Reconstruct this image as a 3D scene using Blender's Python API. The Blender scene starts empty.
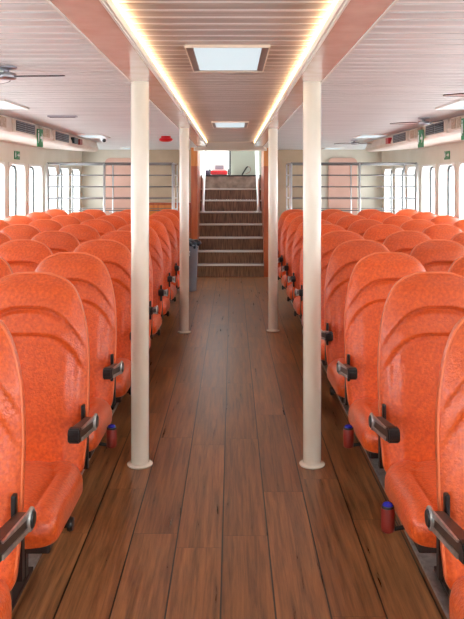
import bpy, bmesh, math, random
from mathutils import Vector, Matrix
random.seed(7)
PI = math.pi
SC = bpy.context.scene
COL = SC.collection
# ------------------------------------------------------------ camera / world / exposure
F = 760.0
cam_d = bpy.data.cameras.new('camera'); cam = bpy.data.objects.new('camera', cam_d); COL.objects.link(cam)
cam.location = (0, 0, 1.55); cam.rotation_euler = (PI/2, 0, 0)
cam_d.sensor_fit = 'VERTICAL'; cam_d.sensor_height = 36; cam_d.sensor_width = 36
cam_d.lens = 36*F/619; cam_d.shift_y = -(309.5-181)/619; cam_d.clip_start = 0.02
SC.camera = cam
SC.view_settings.view_transform = 'Standard'; SC.view_settings.look = 'None'
SC.view_settings.gamma = 1; SC.view_settings.exposure = 1.5
w = bpy.data.worlds.new('world'); SC.world = w; w.use_nodes = True
bg = w.node_tree.nodes['Background']
bg.inputs[0].default_value = (0.93, 0.97, 1.0, 1); bg.inputs[1].default_value = 3.2

def area(name, loc, rot, sx, sy, power, color):
    d = bpy.data.lights.new(name, 'AREA'); d.shape = 'RECTANGLE'; d.size = sx; d.size_y = sy
    d.energy = power; d.color = color
    o = bpy.data.objects.new(name, d); COL.objects.link(o); o.location = loc; o.rotation_euler = rot
    return o

# ------------------------------------------------------------ materials
def mat(name, col, rough=.5, metal=0, emit=None, es=0, coat=0, spec=None):
    m = bpy.data.materials.new(name); m.use_nodes = True
    b = m.node_tree.nodes['Principled BSDF']
    b.inputs['Base Color'].default_value = (*col, 1); b.inputs['Roughness'].default_value = rough
    b.inputs['Metallic'].default_value = metal
    if coat: b.inputs['Coat Weight'].default_value = coat; b.inputs['Coat Roughness'].default_value = .2
    if emit: b.inputs['Emission Color'].default_value = (*emit, 1); b.inputs['Emission Strength'].default_value = es
    if spec is not None: b.inputs['Specular IOR Level'].default_value = spec
    return m
def nd(m, t, **k):
    n = m.node_tree.nodes.new(t)
    for a, v in k.items(): setattr(n, a, v)
    return n
def noise_mat(name, c1, c2, scale, rough, lo=.35, hi=.65, bump=0, bscale=None, metal=0, detail=4, stretch=None, coat=0):
    m = mat(name, c1, rough, metal, coat=coat); L = m.node_tree.links; b = m.node_tree.nodes['Principled BSDF']
    tc = nd(m, 'ShaderNodeTexCoord'); mp = nd(m, 'ShaderNodeMapping')
    if stretch: mp.inputs['Scale'].default_value = stretch
    L.new(tc.outputs['Object'], mp.inputs[0])
    n = nd(m, 'ShaderNodeTexNoise'); n.inputs['Scale'].default_value = scale; n.inputs['Detail'].default_value = detail
    L.new(mp.outputs[0], n.inputs['Vector'])
    r = nd(m, 'ShaderNodeValToRGB'); r.color_ramp.elements[0].position = lo; r.color_ramp.elements[1].position = hi
    r.color_ramp.elements[0].color = (*c1, 1); r.color_ramp.elements[1].color = (*c2, 1)
    L.new(n.outputs[0], r.inputs[0]); L.new(r.outputs[0], b.inputs['Base Color'])
    if bump:
        n2 = nd(m, 'ShaderNodeTexNoise'); n2.inputs['Scale'].default_value = bscale or scale*2; n2.inputs['Detail'].default_value = 3
        L.new(mp.outputs[0], n2.inputs['Vector'])
        bp = nd(m, 'ShaderNodeBump'); bp.inputs['Strength'].default_value = bump; bp.inputs['Distance'].default_value = .01
        L.new(n2.outputs[0], bp.inputs['Height']); L.new(bp.outputs[0], b.inputs['Normal'])
    return m

def leather_mat():
    m = noise_mat('orange_leather', (.66, .072, .008), (.87, .135, .018), 85, .31, .34, .68, .3, 150, detail=5, coat=.4)
    N = m.node_tree.nodes; L = m.node_tree.links; b = N['Principled BSDF']
    b.inputs['Sheen Weight'].default_value = .08; b.inputs['Sheen Roughness'].default_value = .45; b.inputs['Sheen Tint'].default_value = (1, .85, .78, 1)
    ramp = [n for n in N if n.type == 'VALTORGB'][0]
    oi = nd(m, 'ShaderNodeObjectInfo')
    mr = nd(m, 'ShaderNodeMapRange'); mr.inputs['To Min'].default_value = .86; mr.inputs['To Max'].default_value = 1.08
    L.new(oi.outputs['Random'], mr.inputs['Value'])
    hs = nd(m, 'ShaderNodeHueSaturation'); L.new(mr.outputs[0], hs.inputs['Value']); L.new(ramp.outputs[0], hs.inputs['Color'])
    L.new(hs.outputs[0], b.inputs['Base Color'])
    return m
LEATHER = leather_mat()
PIPING = mat('orange_piping', (.86, .2, .075), .4)
BLACK = mat('black_plastic', (.012, .011, .012), .38)
PAD = noise_mat('dark_brown_pad', (.03, .014, .010), (.055, .026, .018), 60, .4)
PAN = mat('dark_brown_steel', (.035, .02, .017), .45, .3)
ALU = noise_mat('brushed_aluminium', (.42, .41, .40), (.6, .59, .57), 30, .35, metal=.8)
STEEL = mat('polished_steel', (.80, .82, .84), .28, .9)
RAILM = mat('dull_steel_rail', (.22, .21, .21), .35, .7)
GRIPRED = mat('red_brown_grip', (.24, .022, .014), .35)
BLUE = mat('blue_button', (.02, .02, .45), .25)
CREAM = noise_mat('cream_pole_paint', (.80, .71, .57), (.90, .82, .70), 7, .22, coat=.3, stretch=(1, 1, .3))
WALLC = noise_mat('cream_wall_panel', (.74, .70, .58), (.80, .76, .65), 3, .4)
WHITEP = mat('white_frame_paint', (.84, .83, .78), .35)
TAN = noise_mat('tan_wall_panel', (.50, .40, .27), (.58, .47, .33), 3, .45)
PINK = noise_mat('salmon_door_paint', (.70, .42, .33), (.76, .48, .38), 3, .4)
BEAM = noise_mat('glossy_copper_pink_panel', (.68, .52, .44), (.76, .61, .53), 9, .22, coat=.4)
SLAT = noise_mat('pinkish_metal_slat', (.45, .375, .34), (.62, .53, .49), 5, .42, metal=.15, stretch=(.4, 4, 1))
SLATS = noise_mat('pale_grey_metal_slat', (.64, .68, .68), (.76, .80, .80), 5, .3, stretch=(.4, 4, 1))
GROOVE = mat('white_ceiling_groove', (.97, .95, .93), .35)
DUCT = noise_mat('duct_cream_paint', (.72, .62, .52), (.80, .70, .60), 4, .35)
DARKG = mat('dark_grille', (.03, .032, .035), .5)
BEIGEG = noise_mat('beige_perforated_vent', (.42, .28, .18), (.62, .46, .34), 55, .5)
GREEN = mat('green_sign', (.01, .22, .07), .4)
WHITE = mat('white_paint', (.85, .85, .85), .35)
RED = mat('red_plastic', (.55, .012, .02), .3)
GREYP = mat('grey_bin_plastic', (.27, .29, .34), .45)
NAVY = noise_mat('navy_bin_bag', (.006, .009, .02), (.02, .035, .07), 20, .3)
OWOOD = noise_mat('orange_varnished_wood', (.60, .18, .03), (.75, .26, .05), 4, .3, stretch=(5, 5, .6))
RWOOD = noise_mat('red_brown_wood', (.40, .075, .02), (.52, .12, .035), 4, .3, stretch=(5, 5, .6))
RISER = noise_mat('dark_brown_riser_wood', (.10, .044, .022), (.27, .13, .065), 5, .35, stretch=(14, 3, 1.2))
STONE = noise_mat('marbled_beige_riser', (.22, .17, .14), (.48, .38, .31), 7, .35)
NOSE = mat('pale_step_nosing', (.74, .70, .66), .35)
GREYPANEL = mat('grey_green_panel', (.42, .43, .37), .5)
DIFF = mat('light_diffuser', (.35, .37, .38), .4, emit=(.74, .93, 1.0), es=.26)
LED = mat('warm_led_strip', (1, .9, .75), .4, emit=(1.0, .66, .32), es=3.2)
BROWNF = mat('brown_light_frame', (.30, .21, .17), .35, .3)

def floor_mat():
    m = mat('walnut_plank_floor', (.2, .1, .05), .33); N = m.node_tree.nodes; L = m.node_tree.links; b = N['Principled BSDF']
    tc = nd(m, 'ShaderNodeTexCoord'); sp = nd(m, 'ShaderNodeSeparateXYZ'); L.new(tc.outputs['Object'], sp.inputs[0])
    def mth(op, a, bb=None, c=None):
        n = nd(m, 'ShaderNodeMath', operation=op)
        for i, v in enumerate((a, bb, c)):
            if v is None: continue
            if isinstance(v, (int, float)): n.inputs[i].default_value = v
            else: L.new(v, n.inputs[i])
        return n.outputs[0]
    xs = mth('DIVIDE', mth('ADD', sp.outputs[0], .041 + 19.7), .197)
    ix = mth('FLOOR', xs); fx = mth('FRACT', xs)
    off = mth('FRACT', mth('MULTIPLY', mth('SINE', mth('MULTIPLY', ix, 12.9898)), 43.758))
    ys = mth('ADD', mth('DIVIDE', sp.outputs[1], 1.25), off)
    iy = mth('FLOOR', ys); fy = mth('FRACT', ys)
    rnd = nd(m, 'ShaderNodeTexWhiteNoise', noise_dimensions='2D')
    cb = nd(m, 'ShaderNodeCombineXYZ'); L.new(ix, cb.inputs[0]); L.new(iy, cb.inputs[1]); L.new(cb.outputs[0], rnd.inputs['Vector'])
    cv = nd(m, 'ShaderNodeCombineXYZ')
    L.new(mth('MULTIPLY', sp.outputs[0], 24), cv.inputs[0])
    L.new(mth('ADD', mth('MULTIPLY', sp.outputs[1], 1.1), mth('MULTIPLY', rnd.outputs['Value'], 37)), cv.inputs[1])
    L.new(mth('MULTIPLY', rnd.outputs['Value'], 13), cv.inputs[2])
    n1 = nd(m, 'ShaderNodeTexNoise'); n1.inputs['Scale'].default_value = 1.6; n1.inputs['Detail'].default_value = 8; n1.inputs['Roughness'].default_value = .68
    n1.inputs['Distortion'].default_value = .35
    L.new(cv.outputs[0], n1.inputs['Vector'])
    r = nd(m, 'ShaderNodeValToRGB'); e = r.color_ramp.elements
    e[0].position = .30; e[0].color = (.07, .026, .009, 1); e[1].position = .74; e[1].color = (.42, .175, .066, 1)
    q = e.new(.5); q.color = (.235, .095, .036, 1)
    L.new(n1.outputs[0], r.inputs[0])
    hs = nd(m, 'ShaderNodeHueSaturation'); L.new(r.outputs[0], hs.inputs['Color'])
    mr = nd(m, 'ShaderNodeMapRange'); mr.inputs['To Min'].default_value = .82; mr.inputs['To Max'].default_value = 1.18
    L.new(rnd.outputs['Value'], mr.inputs['Value']); L.new(mr.outputs[0], hs.inputs['Value'])
    gx = mth('LESS_THAN', mth('ABSOLUTE', mth('SUBTRACT', mth('FRACT', mth('ADD', xs, .5)), .5)), .016)
    gy = mth('LESS_THAN', fy, .0022)
    g = mth('MAXIMUM', gx, mth('MULTIPLY', gy, .6))
    mx = nd(m, 'ShaderNodeMix', data_type='RGBA'); L.new(g, mx.inputs['Factor']); L.new(hs.outputs[0], mx.inputs[6]); mx.inputs[7].default_value = (.012, .007, .005, 1)
    L.new(mx.outputs[2], b.inputs['Base Color'])
    rr = nd(m, 'ShaderNodeMapRange'); rr.inputs['To Min'].default_value = .20; rr.inputs['To Max'].default_value = .42
    L.new(n1.outputs[0], rr.inputs['Value']); L.new(rr.outputs[0], b.inputs['Roughness'])
    bp = nd(m, 'ShaderNodeBump'); bp.inputs['Strength'].default_value = .5; bp.inputs['Distance'].default_value = .004
    L.new(mth('SUBTRACT', mth('MULTIPLY', n1.outputs[0], .3), g), bp.inputs['Height']); L.new(bp.outputs[0], b.inputs['Normal'])
    return m
FLOOR = floor_mat()
def glass_mat():
    m = bpy.data.materials.new('window_glass'); m.use_nodes = True; N = m.node_tree.nodes; L = m.node_tree.links; N.clear()
    o = N.new('ShaderNodeOutputMaterial'); t = N.new('ShaderNodeBsdfTransparent'); g = N.new('ShaderNodeBsdfGlossy'); x = N.new('ShaderNodeMixShader')
    g.inputs['Roughness'].default_value = .05; x.inputs[0].default_value = .07; t.inputs[0].default_value = (.97, .99, 1, 1)
    L.new(t.outputs[0], x.inputs[1]); L.new(g.outputs[0], x.inputs[2]); L.new(x.outputs[0], o.inputs[0]); return m
GLASS = glass_mat()

# ------------------------------------------------------------ geometry helpers
def add_box(bm, x0, x1, y0, y1, z0, z1, bev=0):
    r = bmesh.ops.create_cube(bm, size=1, matrix=Matrix.Translation(((x0+x1)/2, (y0+y1)/2, (z0+z1)/2)) @ Matrix.Diagonal((abs(x1-x0), abs(y1-y0), abs(z1-z0), 1)))
    if bev:
        ed = list({e for v in r['verts'] for e in v.link_edges})
        bmesh.ops.bevel(bm, geom=ed, offset=bev, segments=2, affect='EDGES', profile=.5)
    return r['verts']
def box(*a, bev=0):
    bm = bmesh.new(); add_box(bm, *a, bev=bev); return bm
def add_tube(bm, pts, rad, seg=12, cap=True):
    pts = [Vector(p) for p in pts]; n = len(pts); rings = []
    if not isinstance(rad, (list, tuple)): rad = [rad]*n
    prev = None
    for i, p in enumerate(pts):
        t = (pts[min(i+1, n-1)]-pts[max(i-1, 0)]).normalized()
        ref = prev if prev is not None else (Vector((0, 0, 1)) if abs(t.z) < .9 else Vector((1, 0, 0)))
        a = (ref - t*ref.dot(t)).normalized(); prev = a; b = t.cross(a)
        rings.append([bm.verts.new(p + (a*math.cos(2*PI*k/seg)+b*math.sin(2*PI*k/seg))*rad[i]) for k in range(seg)])
    for i in range(n-1):
        for k in range(seg):
            bm.faces.new((rings[i][k], rings[i][(k+1) % seg], rings[i+1][(k+1) % seg], rings[i+1][k]))
    if cap: bm.faces.new(rings[0][::-1]); bm.faces.new(rings[-1])
def tube(pts, rad, seg=12):
    bm = bmesh.new(); add_tube(bm, pts, rad, seg); return bm
def add_lathe(bm, prof, c=(0, 0, 0), seg=32, axis='z'):
    c = Vector(c); rings = []
    for r, h in prof:
        ring = []
        for k in range(seg):
            a = 2*PI*k/seg
            v = (r*math.cos(a), r*math.sin(a), h)
            if axis == 'x': v = (h, r*math.cos(a), r*math.sin(a))
            ring.append(bm.verts.new(c+Vector(v)))
        rings.append(ring)
    for i in range(len(rings)-1):
        for k in range(seg):
            bm.faces.new((rings[i][k], rings[i][(k+1) % seg], rings[i+1][(k+1) % seg], rings[i+1][k]))
    bm.faces.new(rings[0][::-1]); bm.faces.new(rings[-1])
def lathe(prof, c=(0, 0, 0), seg=32, axis='z'):
    bm = bmesh.new(); add_lathe(bm, prof, c, seg, axis); return bm
def add_prism(bm, poly, axis, a, b):
    """poly of 2D points extruded along axis from a to b. axis x: (y,z); y: (x,z); z: (x,y)"""
    def P(p, t): return {'x': (t, p[0], p[1]), 'y': (p[0], t, p[1]), 'z': (p[0], p[1], t)}[axis]
    A = [bm.verts.new(P(p, a)) for p in poly]; B = [bm.verts.new(P(p, b)) for p in poly]; n = len(poly)
    bm.faces.new(A[::-1]); bm.faces.new(B)
    for i in range(n): bm.faces.new((A[i], A[(i+1) % n], B[(i+1) % n], B[i]))
def obj(name, bm, m, parent=None, smooth=False, angle=None):
    bmesh.ops.recalc_face_normals(bm, faces=bm.faces)
    me = bpy.data.meshes.new(name); bm.to_mesh(me); bm.free()
    for mm in (m if isinstance(m, (list, tuple)) else [m]): me.materials.append(mm)
    if smooth:
        me.polygons.foreach_set('use_smooth', [True]*len(me.polygons))
        if angle: me.set_sharp_from_angle(angle=math.radians(angle))
    o = bpy.data.objects.new(name, me); COL.objects.link(o)
    if parent: o.parent = parent
    return o
def tag(o, label, cat, group=None):
    o['label'] = label; o['category'] = cat
    if group: o['group'] = group
    return o
def thing(name, label, cat, loc=(0, 0, 0), group=None):
    o = bpy.data.objects.new(name, None); COL.objects.link(o); o.location = loc; o.empty_display_size = .1
    return tag(o, label, cat, group)
def struct(name, bm, m, parent=None, **k):
    o = obj(name, bm, m, parent, **k)
    if not parent: o['kind'] = 'structure'
    return o
def dup(root, loc, label, group=None):
    r = root.copy(); COL.objects.link(r); r.location = loc; r['label'] = label
    if group: r['group'] = group
    for ch in list(root.children):
        c = ch.copy(); COL.objects.link(c); c.parent = r
        for g in ch.children:
            d = g.copy(); COL.objects.link(d); d.parent = c
    return r
def lerp(tab, x):
    if x <= tab[0][0]: return tab[0][1]
    for (a, va), (b, vb) in zip(tab, tab[1:]):
        if x <= b: return va+(vb-va)*(x-a)/(b-a)
    return tab[-1][1]
def sp(v, e): return math.copysign(abs(v)**e, v)

# ------------------------------------------------------------ setting
XW = 2.6; YB = 13.2; YR = -2.6; HC = 2.09; HCC = 2.15
BLO, BLI, BRI, BRO = -.55, -.39, .347, .49
struct('floor', box(-XW-.2, XW+.2, YR-.2, YB+.1, -.1, 0), FLOOR)

def slat_ceiling(name, x0, x1, y0, y1, z, m, pitch=.117, gap=.034):
    bm = bmesh.new(); n = int((y1-y0)/pitch)
    for i in range(n):
        ya = y0+i*pitch+gap/2; yb = y0+(i+1)*pitch-gap/2
        add_prism(bm, [(ya, z+.006), (ya, z+.001), (ya+.004, z-.002), (yb-.004, z-.002), (yb, z+.001), (yb, z+.006)], 'x', x0, x1)
    k = len(bm.faces)
    vs = add_box(bm, x0, x1, y0, y1, z+.0015, z+.05)
    fs = {f for v in vs for f in v.link_faces}
    for f in fs: f.material_index = 1
    return struct(name, bm, [m, GROOVE])
slat_ceiling('ceiling', BLI-.03, BRI+.03, YR, 11.6, HCC, SLAT)
slat_ceiling('ceiling_left', -XW-.15, BLO+.004, YR, YB, HC+.004, SLATS, gap=.03)
slat_ceiling('ceiling_right', BRO-.004, XW+.15, YR, YB, HC+.004, SLATS, gap=.03)
struct('trim_1', box(BLO, BLI, YR, 12.2, HC, HC+.12, bev=.004), BEAM)
struct('trim_2', box(BRI, BRO, YR, 12.2, HC, HC+.12, bev=.004), BEAM)
# thin bright edge beads of the beams
for i, x in enumerate((BLO, BLI, BRI, BRO)):
    struct('trim_%d' % (i+3), box(x-.004, x+.004, YR, 10.75, HC-.005, HC+.004), WHITEP)
# flared soffit over the stairs
bm = bmesh.new()
a = [(-.45, 11.55, HCC+.02), (.41, 11.55, HCC+.02), (.41, 11.55, 2.137), (-.45, 11.55, 2.137)]
b_ = [(-.60, 12.2, HCC+.02), (.545, 12.2, HCC+.02), (.545, 12.2, 2.052), (-.60, 12.2, 2.052)]
A = [bm.verts.new(p) for p in a]; B = [bm.verts.new(p) for p in b_]
bm.faces.new(A); bm.faces.new(B[::-1])
for i in range(4): bm.faces.new((A[i], A[(i+1) % 4], B[(i+1) % 4], B[i]))
struct('trim_7', bm, mat('soffit_cream', (.72, .58, .47), .3))
struct('trim_8', box(-.615, .56, 12.2, 12.235, 2.035, 2.17, bev=.006), mat('lip_cream', (.85, .76, .62), .35))

# LED strips: profile with lens and screw holes, one each side of the central ceiling
for side, x, s in (('left', BLI, 1), ('right', BRI, -1)):
    t = thing('light_strip', 'warm glowing light strip along the %s edge of the central ceiling' % side, 'light strip', (x, 0, HC))
    obj('lens', box(min(s*.006, s*.016), max(s*.006, s*.016), YR, 11.4, .033, .045), LED, t)
    obj('profile', box(min(s*.0005, s*.012), max(s*.0005, s*.012), YR, 11.4, .001, .032), WHITEP, t)

# side walls with deep windows
WZ0, WZ1 = .92, 1.77; WW = .70; PITCH = .85
wy = [9.185+PITCH*i for i in range(-13, 5)]
def rrect(w, h, r, n=6):
    pts = []
    for cx, cy, a0 in ((w/2-r, h/2-r, 0), (-w/2+r, h/2-r, PI/2), (-w/2+r, -h/2+r, PI), (w/2-r, -h/2+r, 1.5*PI)):
        for k in range(n+1):
            a = a0+PI/2*k/n; pts.append((cx+r*math.cos(a), cy+r*math.sin(a)))
    return pts
winn = 0
for side, s in (('left', -1), ('right', 1)):
    bm = bmesh.new(); xa, xb = sorted((s*XW, s*(XW+.16)))
    add_box(bm, xa, xb, YR-.2, YB+.1, -.1, WZ0); add_box(bm, xa, xb, YR-.2, YB+.1, WZ1, HC+.1)
    ys = [YR-.2]
    for y in wy: ys += [y-WW/2, y+WW/2]
    ys.append(YB+.1)
    for i in range(0, len(ys), 2): add_box(bm, xa, xb, ys[i], ys[i+1], WZ0, WZ1)
    struct('wall_'+side, bm, WALLC)
    zc = (WZ0+WZ1)/2
    for y in wy:
        winn += 1
        bm = bmesh.new(); inner = rrect(WW-.05, WZ1-WZ0-.05, .10); n = len(inner)
        outer = []
        for (px, py) in inner:
            sc = max(abs(px)/((WW-.004)/2), abs(py)/((WZ1-WZ0-.004)/2)); outer.append((px/sc, py/sc))
        R = {}
        for key, poly in (('i', inner), ('o', outer)):
            for d in (0, 1):
                xx = s*(XW-.012+d*.15)
                R[key, d] = [bm.verts.new((xx, y+p[0], zc+p[1])) for p in poly]
        for k in range(n):
            q = (k+1) % n
            bm.faces.new((R['i', 0][k], R['i', 0][q], R['o', 0][q], R['o', 0][k]))
            bm.faces.new((R['i', 1][k], R['i', 1][q], R['o', 1][q], R['o', 1][k]))
            bm.faces.new((R['i', 0][k], R['i', 0][q], R['i', 1][q], R['i', 1][k]))
            bm.faces.new((R['o', 0][k], R['o', 0][q], R['o', 1][q], R['o', 1][k]))
        f = struct('window_%d' % winn, bm, WHITEP)
        bm = bmesh.new(); V = []
        for d in (.098, .112):
            for sc in (1, .93):
                V.append([bm.verts.new((s*(XW+d), y+p[0]*sc*1.0, zc+p[1]*(1-(1-sc)*.8))) for p in inner])
        for a_, c_ in ((0, 1), (2, 3), (0, 2), (1, 3)):
            for k in range(n): q = (k+1) % n; bm.faces.new((V[a_][k], V[a_][q], V[c_][q], V[c_][k]))
        obj('gasket', bm, DARKG, f)
        gx = s*(XW+.105)
        obj('glass', box(gx-.003, gx+.003, y-WW/2+.03, y+WW/2-.03, WZ0+.03, WZ1-.03), GLASS, f)

# rear wall behind the viewer, with two unseen windows added to let light in
bm = bmesh.new()
add_box(bm, -XW-.2, XW+.2, YR-.2, YR, -.1, .8); add_box(bm, -XW-.2, XW+.2, YR-.2, YR, 1.95, 2.3)
for x0, x1 in ((-2.8, -2.3), (-.35, .35), (2.3, 2.8)): add_box(bm, x0, x1, YR-.2, YR, .8, 1.95)
struct('wall_rear', bm, WALLC)
for x0, x1 in ((-2.3, -.35), (.35, 2.3)):
    winn += 1
    bm = bmesh.new()
    for a in ((x0, x0+.05, .8, 1.95), (x1-.05, x1, .8, 1.95), (x0, x1, .8, .85), (x0, x1, 1.9, 1.95)): add_box(bm, a[0], a[1], YR-.12, YR+.01, a[2], a[3])
    f = struct('window_%d' % winn, bm, WHITEP); obj('glass', box(x0+.04, x1-.04, YR-.1, YR-.094, .84, 1.91), GLASS, f)

# front bulkhead with the stair opening
SX0, SX1 = -.5555, .5155
bm = bmesh.new()
add_box(bm, -XW-.2, SX0-.1, YB, YB+.12, -.1, HC+.2); add_box(bm, SX1+.1, XW+.2, YB, YB+.12, -.1, HC+.2)
struct('wall_front', bm, WALLC)
struct('wall_front_left_panel', box(-1.62, -.68, YB-.03, YB, 0, HC), TAN)
struct('wall_front_right_panel', box(.63, 1.32, YB-.03, YB, 0, HC), TAN)
# timber cheeks of the stair enclosure, from the lower deck to the bulkhead
for i, (x0, x1) in enumerate(((-.66, SX0), (SX1, .62))):
    struct('trim_%d' % (9+i), box(x0, x1, 12.27, YB+.12, 0, 1.79), RWOOD)
    struct('trim_%d' % (11+i), box(x0, x1, 12.27, YB+.12, 1.79, 2.09), OWOOD)
# upper stairwell cheeks + upper deck room
bm = bmesh.new()
add_box(bm, SX0-.1, SX0, YB+.12, 13.7, 0, 1.62); add_box(bm, SX1, SX1+.1, YB+.12, 13.7, 0, 1.62)
struct('wall_stairwell', bm, RWOOD)
struct('floor_upper', box(-2.6, 2.6, 13.72, 16.4, 1.50, 1.655), GREYPANEL)
struct('wall_upper', box(-2.6, 2.6, 16.2, 16.3, 1.65, 3.9), WHITE)
struct('shade_roof_upper', box(-2.7, 2.7, 12.1, 14.9, 3.9, 4.0), WHITE)  # out-of-view roof added to keep daylight off the stairs
bm = bmesh.new(); add_box(bm, -2.7, 2.7, 12.1, 12.2, 2.17, 3.9); add_box(bm, -2.75, -2.6, 12.2, 14.9, 2.17, 3.9); add_box(bm, 2.6, 2.75, 12.2, 14.9, 2.17, 3.9)
struct('wall_upper_stairwell', bm, WHITE)
bm = bmesh.new(); add_box(bm, -2.7, SX0-.1, YB+.12, 13.72, 1.5, 1.655); add_box(bm, SX1+.1, 2.7, YB+.12, 13.72, 1.5, 1.655)
add_box(bm, -2.7, SX0-.1, 12.2, YB+.12, 2.14, 2.2); add_box(bm, SX1+.1, 2.7, 12.2, YB+.12, 2.14, 2.2)
struct('floor_upper_side', bm, GREYPANEL)

# front doors in the bulkhead
dn = 0
for x, lab in ((-1.95, 'l'), (1.92, 'r')):
    dn += 1
    bm = bmesh.new(); add_prism(bm, [(x+p[0], 1.0+p[1]) for p in rrect(.50, 1.9, .09)], 'y', YB-.035, YB-.002)
    d = struct('door_%d' % dn, bm, PINK)
    obj('door_handle', tube([(x-.17, YB-.036, 1.02), (x-.17, YB-.08, 1.02), (x-.06, YB-.08, 1.02)], .009, 8), STEEL, d)

# ------------------------------------------------------------ staircase
st = thing('staircase', 'steep wooden staircase with pale step nosings rising to the upper deck at the aisle end', 'stairs', (-.02, 12.24, 0))
hs_ = [0, .206, .406, .612, .822, 1.022, 1.218, 1.415, 1.655]
for n in range(8):
    y = .206*n; z0, z1 = hs_[n], hs_[n+1]
    obj('riser', box(-.535, .535, y, y+.02, z0, z1-.02), STONE if n == 7 else RISER, st)
    obj('tread', box(-.535, .535, y, y+.24 if n < 7 else y+.05, z1-.02, z1-.001), RISER, st)
    obj('nosing', box(-.535, .535, y-.016, y+.03, z1-.022, z1+.004, bev=.003), BLACK if n == 7 else NOSE, st)
# handrails
for s, x in (('left', -.50), ('right', .455)):
    t = thing('handrail', 'polished steel stair handrail on the %s side of the steps' % s, 'handrail', (x, 13.09, 1.0225))
    obj('rail', tube([(0, 0, .0), (0, .05, .12), (0, .95, 1.24), (0, 1.1, 1.36), (0, 1.33, 1.38)], .028, 14), STEEL, t, smooth=True)
    obj('baluster', tube([(0, .72, hs_[8]-1.0225+.002), (0, .72, .96)], .014), STEEL, t, smooth=True)
    obj('base_plate', box(-.04, .04, -.02, .05, 0, .012), STEEL, t)

# upper deck items glimpsed over the top step
o = obj('door_post', box(-.055, -.02, 14.5, 14.54, 1.655, 3.9), DARKG); tag(o, 'dark upright door post above the top step', 'post')
t = thing('panel_door', 'grey green panel door with a bent black handle above the stairs', 'door', (.28, 14.5, 1.655))
obj('door_leaf', box(-.298, .62, 0, .04, 0, 2.2), GREYPANEL, t)
obj('handle', tube([(-.09, -.03, .012), (.0, -.03, .155), (.02, -.03, .17)], .013, 8), BLACK, t)
obj('hanging_cord', tube([(.02, -.02, .17), (.06, -.02, .16), (.08, -.02, .11), (.05, -.02, .06), (-.02, -.02, .03)], .004, 6), GRIPRED, t)
t = thing('deck_bench', 'white bench with a red cushion seen past the top of the stairs', 'bench', (-.25, 15.1, 1.655))
obj('cushion', box(-.17, .16, -.12, .2, .02, .105, bev=.02), RED, t)
obj('base', box(-.16, .15, -.1, .2, 0, .02), DARKG, t)
obj('backrest', box(-.16, .13, .2, .25, .09, .30, bev=.02), WHITE, t)
obj('trim_panel', box(-.09, .08, .185, .2, .13, .21, bev=.005), GREYP, t)
obj('arm', box(-.20, -.175, -.1, .2, 0, .13), BLACK, t); obj('arm', box(.165, .19, -.1, .2, 0, .13), BLACK, t)
t = thing('deck_bag', 'small dark bag on the upper deck left of the white bench', 'bag', (-.49, 14.9, 1.655))
bm = bmesh.new(); bmesh.ops.create_uvsphere(bm, u_segments=16, v_segments=10, radius=.06, matrix=Matrix.Translation((0, 0, .055)) @ Matrix.Diagonal((1, .8, .9, 1)))
obj('body', bm, mat('dark_bag_cloth', (.05, .03, .06), .7), t, smooth=True)
obj('strap', tube([(-.04, 0, .09), (-.02, 0, .15), (.02, 0, .15), (.04, 0, .09)], .006, 6), BLACK, t)

# ------------------------------------------------------------ poles
pole_desc = ['near cream pole left of the aisle, standing before the orange seats', 'near cream pole right of the aisle, standing before the orange seats',
             'far cream pole left of the aisle, just before the grey bin', 'far cream pole right of the aisle, towards the stairs']
def pole(x, y, lab):
    t = thing('support_pole', lab, 'pole', (x, y, 0), 'round cream poles along the aisle')
    obj('shaft', lathe([(.049, .0), (.049, HC+.001)], seg=40), CREAM, t, smooth=True, angle=40)
    obj('floor_flange', lathe([(.066, 0), (.070, .004), (.070, .010), (.064, .015), (.0495, .018)], seg=40), CREAM, t, smooth=True, angle=50)
    return t
pole(-.502, 4.148, pole_desc[0]); pole(.437, 4.148, pole_desc[1]); pole(-.488, 7.78, pole_desc[2]); pole(.424, 7.85, pole_desc[3])

# ------------------------------------------------------------ seats
HW = [(.385, .190), (.390, .208), (.40, .219), (.42, .227), (.5, .234), (.65, .240), (.8, .240), (.88, .236), (.95, .228), (1.01, .214), (1.05, .201), (1.09, .184), (1.12, .165), (1.142, .143), (1.158, .116), (1.168, .086), (1.174, .05), (1.176, .02)]
def smooth_tab(tab, x, r=.012):
    return (lerp(tab, x-r)+2*lerp(tab, x)+lerp(tab, x+r))/4
def yc(h): return .055+(h-.42)*.12 + .02*max(0, (h-.95))/.2
def sm(t): t = max(0, min(1, t)); return t*t*(3-2*t)
def arc1(x): return 1.038-.10*(abs(x)/.19)**2.8
def arc2(x): return .935-.085*(abs(x)/.19)**3.2
def front_disp(x, h, hw):
    z1, z2 = arc1(x), arc2(x); e = max(0, 1-(abs(x)/max(hw, .01))**5)
    d = 0
    if h > z1: d += .030*sm((h-z1)/.018)*(1-.55*sm((h-z1)/.14))
    elif h > z2: d += .016*sm((h-z2)/.016)*(1-.35*sm((h-z2)/.09))
    else: d += .012*sm((z2-h)/.16)*math.sin(PI*max(0, min(1, (h-.4)/.5)))
    d -= .010*math.exp(-((h-z1)/.007)**2) + .009*math.exp(-((h-z2)/.007)**2)
    # lower side bolster furrows
    if h < .93: d -= .006*math.exp(-((abs(x)-.185)/.012)**2)*sm((.93-h)/.08)
    return d*e
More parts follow.
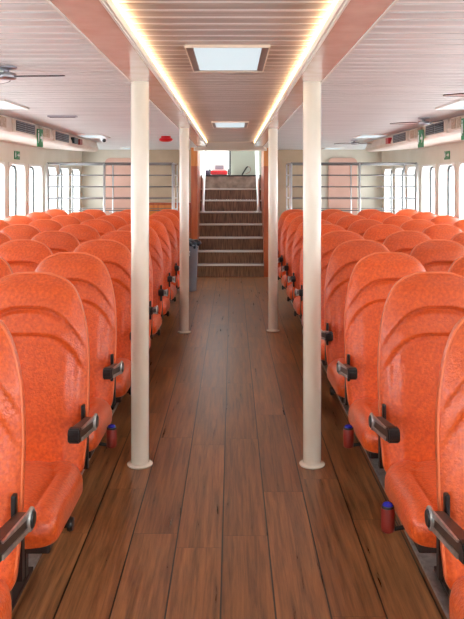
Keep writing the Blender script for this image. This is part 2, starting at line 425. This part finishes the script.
def make_backrest():
    bm = bmesh.new(); NR, NS = 118, 72; rings = []
    for i in range(NR):
        s = i/(NR-1)
        h = .385+(1.176-.385)*s
        if s > .9: h = .385+(1.176-.385)*(.9+.1*math.sin((s-.9)/.1*PI/2))
        hw = smooth_tab(HW, h, .008) if i < NR-1 else .01
        edge = sm((1.20-h)/.09)*.88+.12; be = sm((h-.37)/.05)*.6+.4
        tf = .055*edge*be; tb = .045*edge*be
        ring = []
        for k in range(NS):
            a = 2*PI*k/NS; c, n = math.cos(a), math.sin(a)
            x = hw*sp(c, .62)
            if n < 0:
                y = yc(h) - tf*abs(n)**.55 - front_disp(x, h, hw)*min(1, abs(n)*1.5)*edge
            else: y = yc(h) + tb*abs(n)**.6
            ring.append(bm.verts.new((x, y, h)))
        rings.append(ring)
    for i in range(NR-1):
        for k in range(NS): bm.faces.new((rings[i][k], rings[i][(k+1) % NS], rings[i+1][(k+1) % NS], rings[i+1][k]))
    bm.faces.new(rings[0][::-1]); bm.faces.new(rings[-1])
    return bm
def make_piping():
    pts = []
    hs = [.43+(1.158-.43)*(math.sin(PI/2*i/26)) for i in range(27)]
    for h in hs: pts.append((smooth_tab(HW, h, .008)*.985+.001, yc(h)-.020, h))
    top = [(x, yc(1.175)-.018, 1.176-.004*(abs(x)/.08)**2) for x in (.07, .035, 0, -.035, -.07)]
    pts = pts+top+[(-x, y, z) for x, y, z in pts[::-1]]
    bm = bmesh.new(); add_tube(bm, pts, .0045, 8); return bm
def make_cushion():
    bm = bmesh.new(); NR, NS = 46, 64; rings = []
    for i in range(NR):
        t = i/(NR-1)                       # 0 front, 1 rear
        y = -.478+.508*(t**1.15)
        fr = max(0, 1-(y+.478)/.09)         # waterfall zone
        rr = max(0, (y-(-.03))/.06); rr = min(rr, 1)
        hw = .239*(math.sqrt(max(0, 1-(fr**4)*.16)))*(1-.10*rr)
        up = .068*math.sqrt(max(.0, 1-.70*fr**3)); dn = .060*math.sqrt(max(.0, 1-.30*fr**3))
        zc = .402-.018*t
        ring = []
        for k in range(NS):
            a = 2*PI*k/NS; c, n = math.cos(a), math.sin(a)
            x = hw*sp(c, .42 if n < 0 else .5)
            if n > 0:
                z = zc+up*n**.6
                z += .012*math.cos(min(1, abs(x)/.2)*PI/2)*min(1, n*1.3)*(1-fr)
                seam = abs(x)-(.150-.05*max(0, (y+.12)/.15))
                z -= .010*math.exp(-(seam/.009)**2)*min(1, n*1.4)
                z += .010*sm(seam/.03)*min(1, n*1.3)
            else: z = zc-dn*abs(n)**.42
            ring.append(bm.verts.new((x, y, z)))
        rings.append(ring)
    for i in range(NR-1):
        for k in range(NS): bm.faces.new((rings[i][k], rings[i][(k+1) % NS], rings[i+1][(k+1) % NS], rings[i+1][k]))
    bm.faces.new(rings[0][::-1]); bm.faces.new(rings[-1])
    return bm
def make_seat(aisle, grip=False, label=''):
    """aisle: +1 arm on the +x side, -1 on the -x side, 0 none"""
    t = thing('passenger_seat', label, 'seat')
    b = obj('backrest', make_backrest(), LEATHER, t, smooth=True)
    obj('piping', make_piping(), PIPING, b, smooth=True)
    obj('seat_cushion', make_cushion(), LEATHER, t, smooth=True)
    bm = box(-.205, .205, -.43, .06, .312, .345, bev=.006)
    obj('seat_pan', bm, PAN, t)
    for y in (-.36, -.02):
        bm = bmesh.new(); add_box(bm, -.022, .022, y-.02, y+.02, .025, .315, bev=.003)
        add_prism(bm, [(-.022, .315), (.022, .315), (.10, .315), (.022, .22)], 'y', y-.012, y+.012)
        add_prism(bm, [(-.10, .315), (-.022, .315), (-.022, .22)], 'y', y-.012, y+.012)
        obj('leg', bm, BLACK, t)
    obj('foot_bar', box(-.028, .028, -.42, .05, .012, .03, bev=.003), PAN, t)
    obj('back_bracket', box(-.20, .20, .075, .11, .33, .43, bev=.004), PAN, t)
    if aisle:
        s = aisle; X = .256
        arm = bpy.data.objects.new('armrest', None); COL.objects.link(arm); arm.parent = t
        # padded arm: rises slightly towards its front block
        bm = bmesh.new()
        prof = [(.015, .596), (.025, .610), (.018, .630), (-.26, .676), (-.278, .672), (-.286, .662), (-.286, .640), (-.278, .630), (-.255, .626), (-.02, .594)]
        add_prism(bm, prof, 'x', s*X-.020, s*X+.020)
        bmesh.ops.bevel(bm, geom=bm.edges[:], offset=.004, segments=2, affect='EDGES')
        obj('arm_pad', bm, PAD, arm)
        bm = bmesh.new()
        add_prism(bm, [(-.250, .624), (-.250, .679), (-.278, .678), (-.290, .664), (-.290, .638), (-.280, .626)], 'x', s*X-.0215, s*X+.0215)
        bmesh.ops.bevel(bm, geom=bm.edges[:], offset=.005, segments=2, affect='EDGES')
        obj('front_cap', bm, BLACK, arm)
        bm = bmesh.new()
        xs = sorted((s*(X+.018), s*(X+.024)))
        add_prism(bm, [(.028, .588), (.040, .606), (.036, .630), (.018, .640), (-.245, .672), (-.245, .666), (-.012, .626), (-.015, .600), (-.245, .638), (-.245, .625), (0, .584)], 'x', *xs)
        obj('side_plate', bm, ALU, arm)
        bm = bmesh.new()
        add_lathe(bm, [(.030, s*-.002), (.033, 0), (.033, s*.005), (.030, s*.008), (.026, s*.008)], (s*(X+.020), .012, .612), 28, 'x'); obj('disc_rim', bm, ALU, arm, smooth=True, angle=40)
        bm = bmesh.new(); add_lathe(bm, [(.025, 0), (.025, s*.006), (.021, s*.010), (.008, s*.011)], (s*(X+.023), .012, .612), 28, 'x'); obj('pivot_cap', bm, BLACK, arm, smooth=True, angle=40)
        bm = bmesh.new(); xb = sorted((s*(X-.034), s*(X-.020)))
        add_box(bm, xb[0], xb[1], .012, .038, .54, .675, bev=.004)
        add_box(bm, *sorted((s*.17, s*(X-.021))), .085, .11, .40, .58); add_box(bm, xb[0], xb[1], .036, .11, .55, .58)
        obj('bracket', bm, BLACK, arm)
        if grip:
            g = obj('recline_grip', lathe([(.017, .288), (.0235, .293), (.0245, .31), (.0245, .368), (.022, .376)], (s*.270, -.245, .012), 28), GRIPRED, t, smooth=True, angle=50)
            obj('button', lathe([(.019, .375), (.020, .380), (.016, .390), (.006, .394)], (s*.270, -.245, .012), 24), BLUE, g, smooth=True)
            obj('grip_ring', lathe([(.0225, .374), (.0235, .377), (.0225, .382), (.0195, .383)], (s*.270, -.245, .012), 24), BLACK, g, smooth=True)
            obj('grip_stem', tube([(s*.19, -.245, .32), (s*.25, -.245, .31)], .008), BLACK, t)
        else:
            obj('recline_knob', lathe([(.014, s*.205), (.014, s*.226), (.024, s*.228), (.026, s*.236), (.022, s*.246), (.010, s*.249)], (0, -.245, .33), 20, 'x'), BLACK, t, smooth=True, angle=50)
    return t
ordn = ['nearest', 'second', 'third', 'fourth', 'fifth', 'sixth', 'seventh', 'eighth', 'ninth', 'last']
cold = ['on the aisle', 'second in from the aisle', 'third in from the aisle', 'beside the windows']
def yrow(n): return 2.10+.856*n
XS = {-1: [-.825-.497*k for k in range(4)], 1: [.825+.497*k for k in range(4)]}
vis0 = {0: 1, 1: 1, 2: 2, 3: 3, 4: 3, 5: 4}
protos = {}
for side, sname in ((-1, 'left'), (1, 'right')):
    for n in range(10):
        for k in range(vis0.get(n, 4)):
            rowt = ('%s row %s' % (ordn[n], 'of seats' if n in (0, 9) else 'back'))
            lab = 'orange leather seat, %s bank, %s, %s' % (sname, 'nearest row' if n == 0 else 'last row by the racks' if n == 9 else ordn[n]+' row back', cold[k])
            grip = k == 0 and ((side == -1 and n == 2) or (side == 1 and n in (1, 2)))
            if grip: lab += ', red grip beside its cushion'
            key = (0 if k else -side, grip)
            loc = (XS[side][k], yrow(n)+random.uniform(-.01, .01), 0)
            dx = {(-1, 0): -.012, (-1, 1): .014, (-1, 2): -.01, (1, 0): .005, (1, 1): 0}.get((side, n), 0 if side < 0 else -.008)
            loc = (loc[0]+dx, loc[1], 0)
            grp = 'orange seats %s of the aisle' % sname
            if key not in protos:
                protos[key] = make_seat(*key, label=lab); p = protos[key]; p.location = loc; p['group'] = grp
            else:
                r = protos[key].copy(); COL.objects.link(r); r.location = loc; r['label'] = lab; r['group'] = grp
                def cp(src, par):
                    for ch in list(src.children):
                        c = ch.copy(); COL.objects.link(c); c.parent = par; cp(ch, c)
                cp(protos[key], r)

# aluminium floor tracks the seats stand on
for side, sname in ((-1, 'left'), (1, 'right')):
    for k in range(4):
        x = XS[side][k]
        x0, x1 = (x-.035, x+.035)
        if k == 0 and side == 1: x0 = .762
        bm = bmesh.new(); add_box(bm, x0, x1, .6, 10.1, 0, .006); add_box(bm, x0, x0+.012, .6, 10.1, .006, .012); add_box(bm, x1-.012, x1, .6, 10.1, .006, .012)
        o = obj('floor_track', bm, ALU)
        tag(o, 'aluminium floor track under the %s seats of the %s bank' % (['aisle', 'second column of', 'third column of', 'window'][k], sname), 'floor track', 'seat floor tracks')

# ------------------------------------------------------------ rubbish bin
t = thing('rubbish_bin', 'grey round bin with a dark blue bag by the far left pole', 'bin', (-.63, 10.75, 0))
obj('bin_body', lathe([(.125, 0), (.13, .01), (.148, .62), (.153, .63), (.153, .65), (.145, .655)], seg=36), GREYP, t, smooth=True, angle=40)
bm = bmesh.new(); bmesh.ops.create_icosphere(bm, subdivisions=4, radius=1)
for v in bm.verts:
    d = v.co.normalized(); q = 1+.13*math.sin(7*d.x+3*d.z)+.10*math.sin(11*d.y+5*d.x)+.06*math.sin(19*d.z)
    v.co = Vector((d.x*.155*q+.02, d.y*.14*q, .66+d.z*.075*q))
obj('bin_bag', bm, NAVY, t, smooth=True)

# ------------------------------------------------------------ luggage racks
for side, sname in ((-1, 'left'), (1, 'right')):
    xa, xb = .80, 2.52; xm = 1.74
    t = thing('luggage_rack', 'open steel luggage rack of thin rails behind the %s bank of seats' % sname, 'rack', (0, 0, 0))
    t.location = (side*1.66, 10.36, 0); ox = side*1.66
    for x, r in ((xa, .022), (xm, .016), (xb, .018)):
        for y in (0, .75):
            obj('post', tube([(side*x-ox, y, 0), (side*x-ox, y, 1.79)], r if y == 0 else .010, 14), STEEL, t, smooth=True)
    for z in (1.79, 1.63, 1.47, 1.31, 1.15, .99, .75):
        obj('rail', tube([(side*xa-ox, 0, z), (side*xb-ox, 0, z)], .013 if z == 1.79 else .0075, 10), RAILM, t, smooth=True)
    for z in (1.79, 1.63, 1.47, 1.31, 1.15):
        obj('rail', tube([(side*xa-ox, .75, z), (side*xb-ox, .75, z)], .012 if z == 1.79 else .005, 10), RAILM, t, smooth=True)
        for x in (xa, xb): obj('side_rail', tube([(side*x-ox, 0, z), (side*x-ox, .75, z)], .010, 10), STEEL, t, smooth=True)
    bm = bmesh.new()
    for j in range(8): add_box(bm, side*xa-ox if side > 0 else side*xb-ox, side*xb-ox if side > 0 else side*xa-ox, .03+j*.09, .07+j*.09, .40, .415)
    obj('shelf', bm, ALU, t)
# wooden cupboard between rack and stairs
t = thing('wooden_cupboard', 'low varnished wooden cupboard against the bulkhead left of the stairs', 'cupboard', (-1.12, 12.9, 0))
obj('body', box(-.42, .42, 0, .265, 0, 1.18), RWOOD, t)
for i in range(3):
    d = obj('door', box(-.40+i*.27, -.14+i*.27, -.018, -.001, .05, 1.14, bev=.006), OWOOD, t)
    obj('knob', lathe([(.012, -.5), (.012, .5)], (0, 0, 0), 12), STEEL, d).matrix_local = Matrix.Translation((-.16+i*.27, -.03, .7)) @ Matrix.Rotation(PI/2, 4, 'X') @ Matrix.Diagonal((1, 1, .025, 1))

# ------------------------------------------------------------ air ducts along both sides
def duct(side, sname):
    t = thing('air_duct', 'cream air duct with vents along the top of the %s wall' % sname, 'duct', (side*1.88, 0, HC))
    bm = bmesh.new(); s = side
    poly = [(0, 0), (s*.01, -.015), (s*-.02, -.09), (s*.0, -.125), (s*.05, -.135), (s*.60, -.095), (s*.719, -.095), (s*.719, 0)]
    add_prism(bm, poly, 'y', YR, 10.6)
    # tapered far end
    A = [bm.verts.new((x, 10.6, z)) for x, z in poly]; B = [bm.verts.new((x*(.8) + s*.14, 10.95, z*.35)) for x, z in poly]
    for i in range(len(poly)):
        j = (i+1) % len(poly); bm.faces.new((A[i], A[j], B[j], B[i]))
    bm.faces.new(B)
    obj('casing', bm, DUCT, t)
    def plate(y0, y1, m, name, z0=-.118, z1=-.012, d=.0, ch=None):
        x0, x1 = sorted((s*(-.034-d), s*(-.002)))
        return obj(name, box(x0, x1, y0, y1, z0, z1, bev=.003), m, t)
    def grille(y0, y1):
        g = plate(y0-.03, y1+.03, DUCT, 'grille_frame', -.122, -.006)
        x0, x1 = sorted((s*-.040, s*-.030)); ym = (y0+y1)/2
        bm = bmesh.new(); add_box(bm, x0, x1, y0, ym-.015, -.108, -.02); add_box(bm, x0, x1, ym+.015, y1, -.108, -.02)
        obj('grille', bm, DARKG, g)
        bm = bmesh.new(); x0, x1 = sorted((s*-.044, s*-.038))
        for i in range(5): add_box(bm, x0, x1, y0, y1, -.102+i*.018, -.098+i*.018)
        obj('louvres', bm, GREYP, g)
    def beige(y0, y1):
        g = plate(y0-.02, y1+.02, DUCT, 'vent_frame', -.12, -.01)
        x0, x1 = sorted((s*-.040, s*-.030)); ym = (y0+y1)/2
        bm = bmesh.new(); add_box(bm, x0, x1, y0, ym-.02, -.105, -.022); add_box(bm, x0, x1, ym+.02, y1, -.105, -.022)
        obj('vent', bm, BEIGEG, g)
    if s < 0:
        grille(6.50, 7.10); beige(7.40, 7.68); grille(7.95, 8.58); beige(5.85, 6.2)
        p = plate(8.85, 9.07, DARKG, 'switch_box', -.10, -.03, .012); p['label'] = 'small black switch box'
        p = plate(9.18, 9.32, GRIPRED, 'alarm_box', -.10, -.03, .012); p['label'] = 'small dark red box'
    else:
        grille(6.63, 7.22); beige(7.53, 7.85); grille(8.08, 8.69); beige(6.12, 6.38)
        p = plate(8.92, 9.08, RED, 'alarm_box', -.10, -.03, .012); p['label'] = 'small red alarm box'
duct(-1, 'left'); duct(1, 'right')

def sign_marks(bm, w, h):
    """white pictogram: running figure and arrow, in the plane x (width), z (height) at y=-0.001.."""
    def b(x0, x1, z0, z1): add_box(bm, x0*w, x1*w, -.0065, -.0035, z0*h, z1*h)
    b(-.38, -.30, .30, .42); b(-.42, -.26, .02, .26); b(-.42, -.36, -.3, .02); b(-.30, -.24, -.2, .02)
def sign_arrow(bm, w, h):
    add_box(bm, .02*w, .27*w, -.0065, -.0035, -.05*h, .09*h)
    add_prism(bm, [(.26*w, .28*h), (.44*w, .02*h), (.26*w, -.24*h)], 'y', -.0065, -.0035)
def sign(loc, w, h, rz, lab):
    t = thing('exit_sign', lab, 'sign', loc)
    t.rotation_euler = (0, 0, rz)
    obj('plate', box(-w/2, w/2, -.004, .004, -h/2, h/2), GREEN, t)
    bm = bmesh.new(); sign_marks(bm, w, h); obj('running_figure', bm, WHITE, t)
    bm = bmesh.new(); sign_arrow(bm, w, h); obj('arrow', bm, WHITE, t)
    return t
sign((-1.832, 7.25, HC-.13), .13, .17, PI/2-.15, 'green exit sign fixed to the left air duct between two vents')
sign((1.832, 7.375, HC-.13), .13, .17, -PI/2+.15, 'green exit sign on the right air duct, the far one of two')
sign((1.832, 5.97, HC-.13), .13, .17, -PI/2+.15, 'green exit sign on the right air duct at the picture edge')
sign((-2.594, 9.17, 1.86), .22, .10, PI/2, 'small green exit sign above a window on the left wall')
sign((2.594, 9.17, 1.86), .22, .10, -PI/2, 'small green exit sign above a window on the right wall')

# ------------------------------------------------------------ ceiling lights
def ceiling_light(x, y, wx, wy_, z, lab, rim, grp):
    t = thing('ceiling_light', lab, 'ceiling light', (x, y, z), grp)
    bm = bmesh.new(); f = rim
    for a in ((-wx/2, -wx/2+f, -wy_/2, wy_/2), (wx/2-f, wx/2, -wy_/2, wy_/2), (-wx/2+f, wx/2-f, -wy_/2, -wy_/2+.012), (-wx/2+f, wx/2-f, wy_/2-.012, wy_/2)):
        add_box(bm, *a, -.012, .01)
    o = obj('frame', bm, BROWNF if rim > .02 else WHITEP, t)
    if rim > .02:
        bm = bmesh.new()
        for a in ((-wx/2-.006, -wx/2, -wy_/2-.006, wy_/2+.006), (wx/2, wx/2+.006, -wy_/2-.006, wy_/2+.006), (-wx/2, wx/2, -wy_/2-.006, -wy_/2), (-wx/2, wx/2, wy_/2, wy_/2+.006)):
            add_box(bm, *a, -.015, .01)
        obj('bead', bm, mat('bead_cream', (.85, .72, .6), .3), t)
    obj('diffuser', box(-wx/2+f, wx/2-f, -wy_/2+.012, wy_/2-.012, -.008, .008), DIFF, t)
    return t
cy = -.02
ceiling_light(cy, 3.71, .365, .74, HCC, 'large rectangular light panel in the central ceiling, nearest over the aisle', .03, 'central ceiling lights')
ceiling_light(cy, 8.02, .365, .80, HCC, 'smaller looking far light panel in the central ceiling before the stairs', .03, 'central ceiling lights')
for side, sname in ((-1, 'left'), (1, 'right')):
    for y, d in ((1.6, None), (5.35, 'nearest'), (9.15, 'middle'), (12.55, 'far')):
        if d is None: continue
        ceiling_light(side*1.66, y, .30, .62, HC+.003, '%s flat white light panel in the %s slatted ceiling' % (d, sname), .012, 'side ceiling lights')

# ------------------------------------------------------------ ceiling fans
FANW = noise_mat('fan_blade_grey', (.60, .58, .58), (.7, .68, .68), 6, .3, metal=.3)
FANM = mat('fan_motor_grey', (.42, .42, .46), .28, .6)
def fan(x, y, rot, lab, R=.33):
    t = thing('ceiling_fan', lab, 'fan', (x, y, HC), 'small ceiling fans'); t.rotation_euler = (0, 0, rot); t.scale = (.85, .85, .6)
    obj('mount', lathe([(.06, 0), (.06, -.012), (.03, -.022), (.016, -.026), (.016, -.045)], seg=24), FANM, t, smooth=True, angle=40)
    obj('motor', lathe([(.016, -.045), (.05, -.048), (.056, -.056), (.056, -.088), (.048, -.098), (.02, -.104)], seg=28), FANM, t, smooth=True, angle=40)
    for k in range(3):
        a = 2*PI*k/3; bm = bmesh.new()
        out = []
        N = 14
        top = [(.05+(R-.05)*i/N, .012+.040*math.sin(PI*(i/N)**.7)) for i in range(N+1)]
        bot = [(r, -w_*.8) for r, w_ in top[::-1]]
        poly = top+bot
        add_prism(bm, poly, 'z', -.003, .003)
        b = obj('blade', bm, FANW, t)
        bm = bmesh.new(); add_tube(bm, [(r_, w_, 0) for r_, w_ in poly]+[(poly[0][0], poly[0][1], 0)], .005, 6); obj('blade_rim', bm, DARKG, b)
        b.matrix_local = Matrix.Translation((0, 0, -.075)) @ Matrix.Rotation(a, 4, 'Z') @ Matrix.Rotation(.16, 4, 'X')
    return t
fan(1.64, 6.5, 2.9, 'ceiling fan over the right seats, the middle one, blade towards the aisle')
fan(1.50, 4.35, 3.0, 'nearest ceiling fan over the right seats at the picture edge')
fan(1.86-.25, 10.0, 2.6, 'farthest ceiling fan over the right seats past a light panel')
fan(-1.07, 3.6, -.1, 'nearest ceiling fan over the left seats at the picture edge')
t = thing('slot_vent', 'thin dark slot vent in the left slatted ceiling', 'vent', (-1.405, 6.3, HC))
obj('frame', box(-.12, .12, -.03, .03, -.012, .004, bev=.003), FANM, t)
obj('slot', box(-.105, .105, -.018, .018, -.0145, -.010), DARKG, t)
# dome camera, smoke alarm
t = thing('security_camera', 'small white dome security camera on the left slatted ceiling', 'camera', (-1.56, 9.25, HC)); t.scale = (.7, .7, .7)
obj('base', lathe([(.06, 0), (.06, -.03), (.05, -.045)], seg=24), WHITE, t, smooth=True, angle=40)
bm = bmesh.new(); bmesh.ops.create_uvsphere(bm, u_segments=20, v_segments=12, radius=.052, matrix=Matrix.Translation((0, 0, -.055))); obj('housing', bm, WHITE, t, smooth=True)
bm = bmesh.new(); bmesh.ops.create_uvsphere(bm, u_segments=20, v_segments=12, radius=.034, matrix=Matrix.Translation((.012, -.032, -.068))); obj('lens', bm, BLACK, t, smooth=True)
t = thing('smoke_alarm', 'red round alarm on the ceiling left of the aisle beam', 'alarm', (-.80, 9.2, HC))
obj('base', lathe([(.055, .002), (.06, -.01), (.055, -.02)], seg=28), RED, t, smooth=True, angle=40)
obj('sounder', lathe([(.055, -.018), (.078, -.026), (.082, -.042), (.06, -.06), (.03, -.066)], seg=28), RED, t, smooth=True, angle=40)
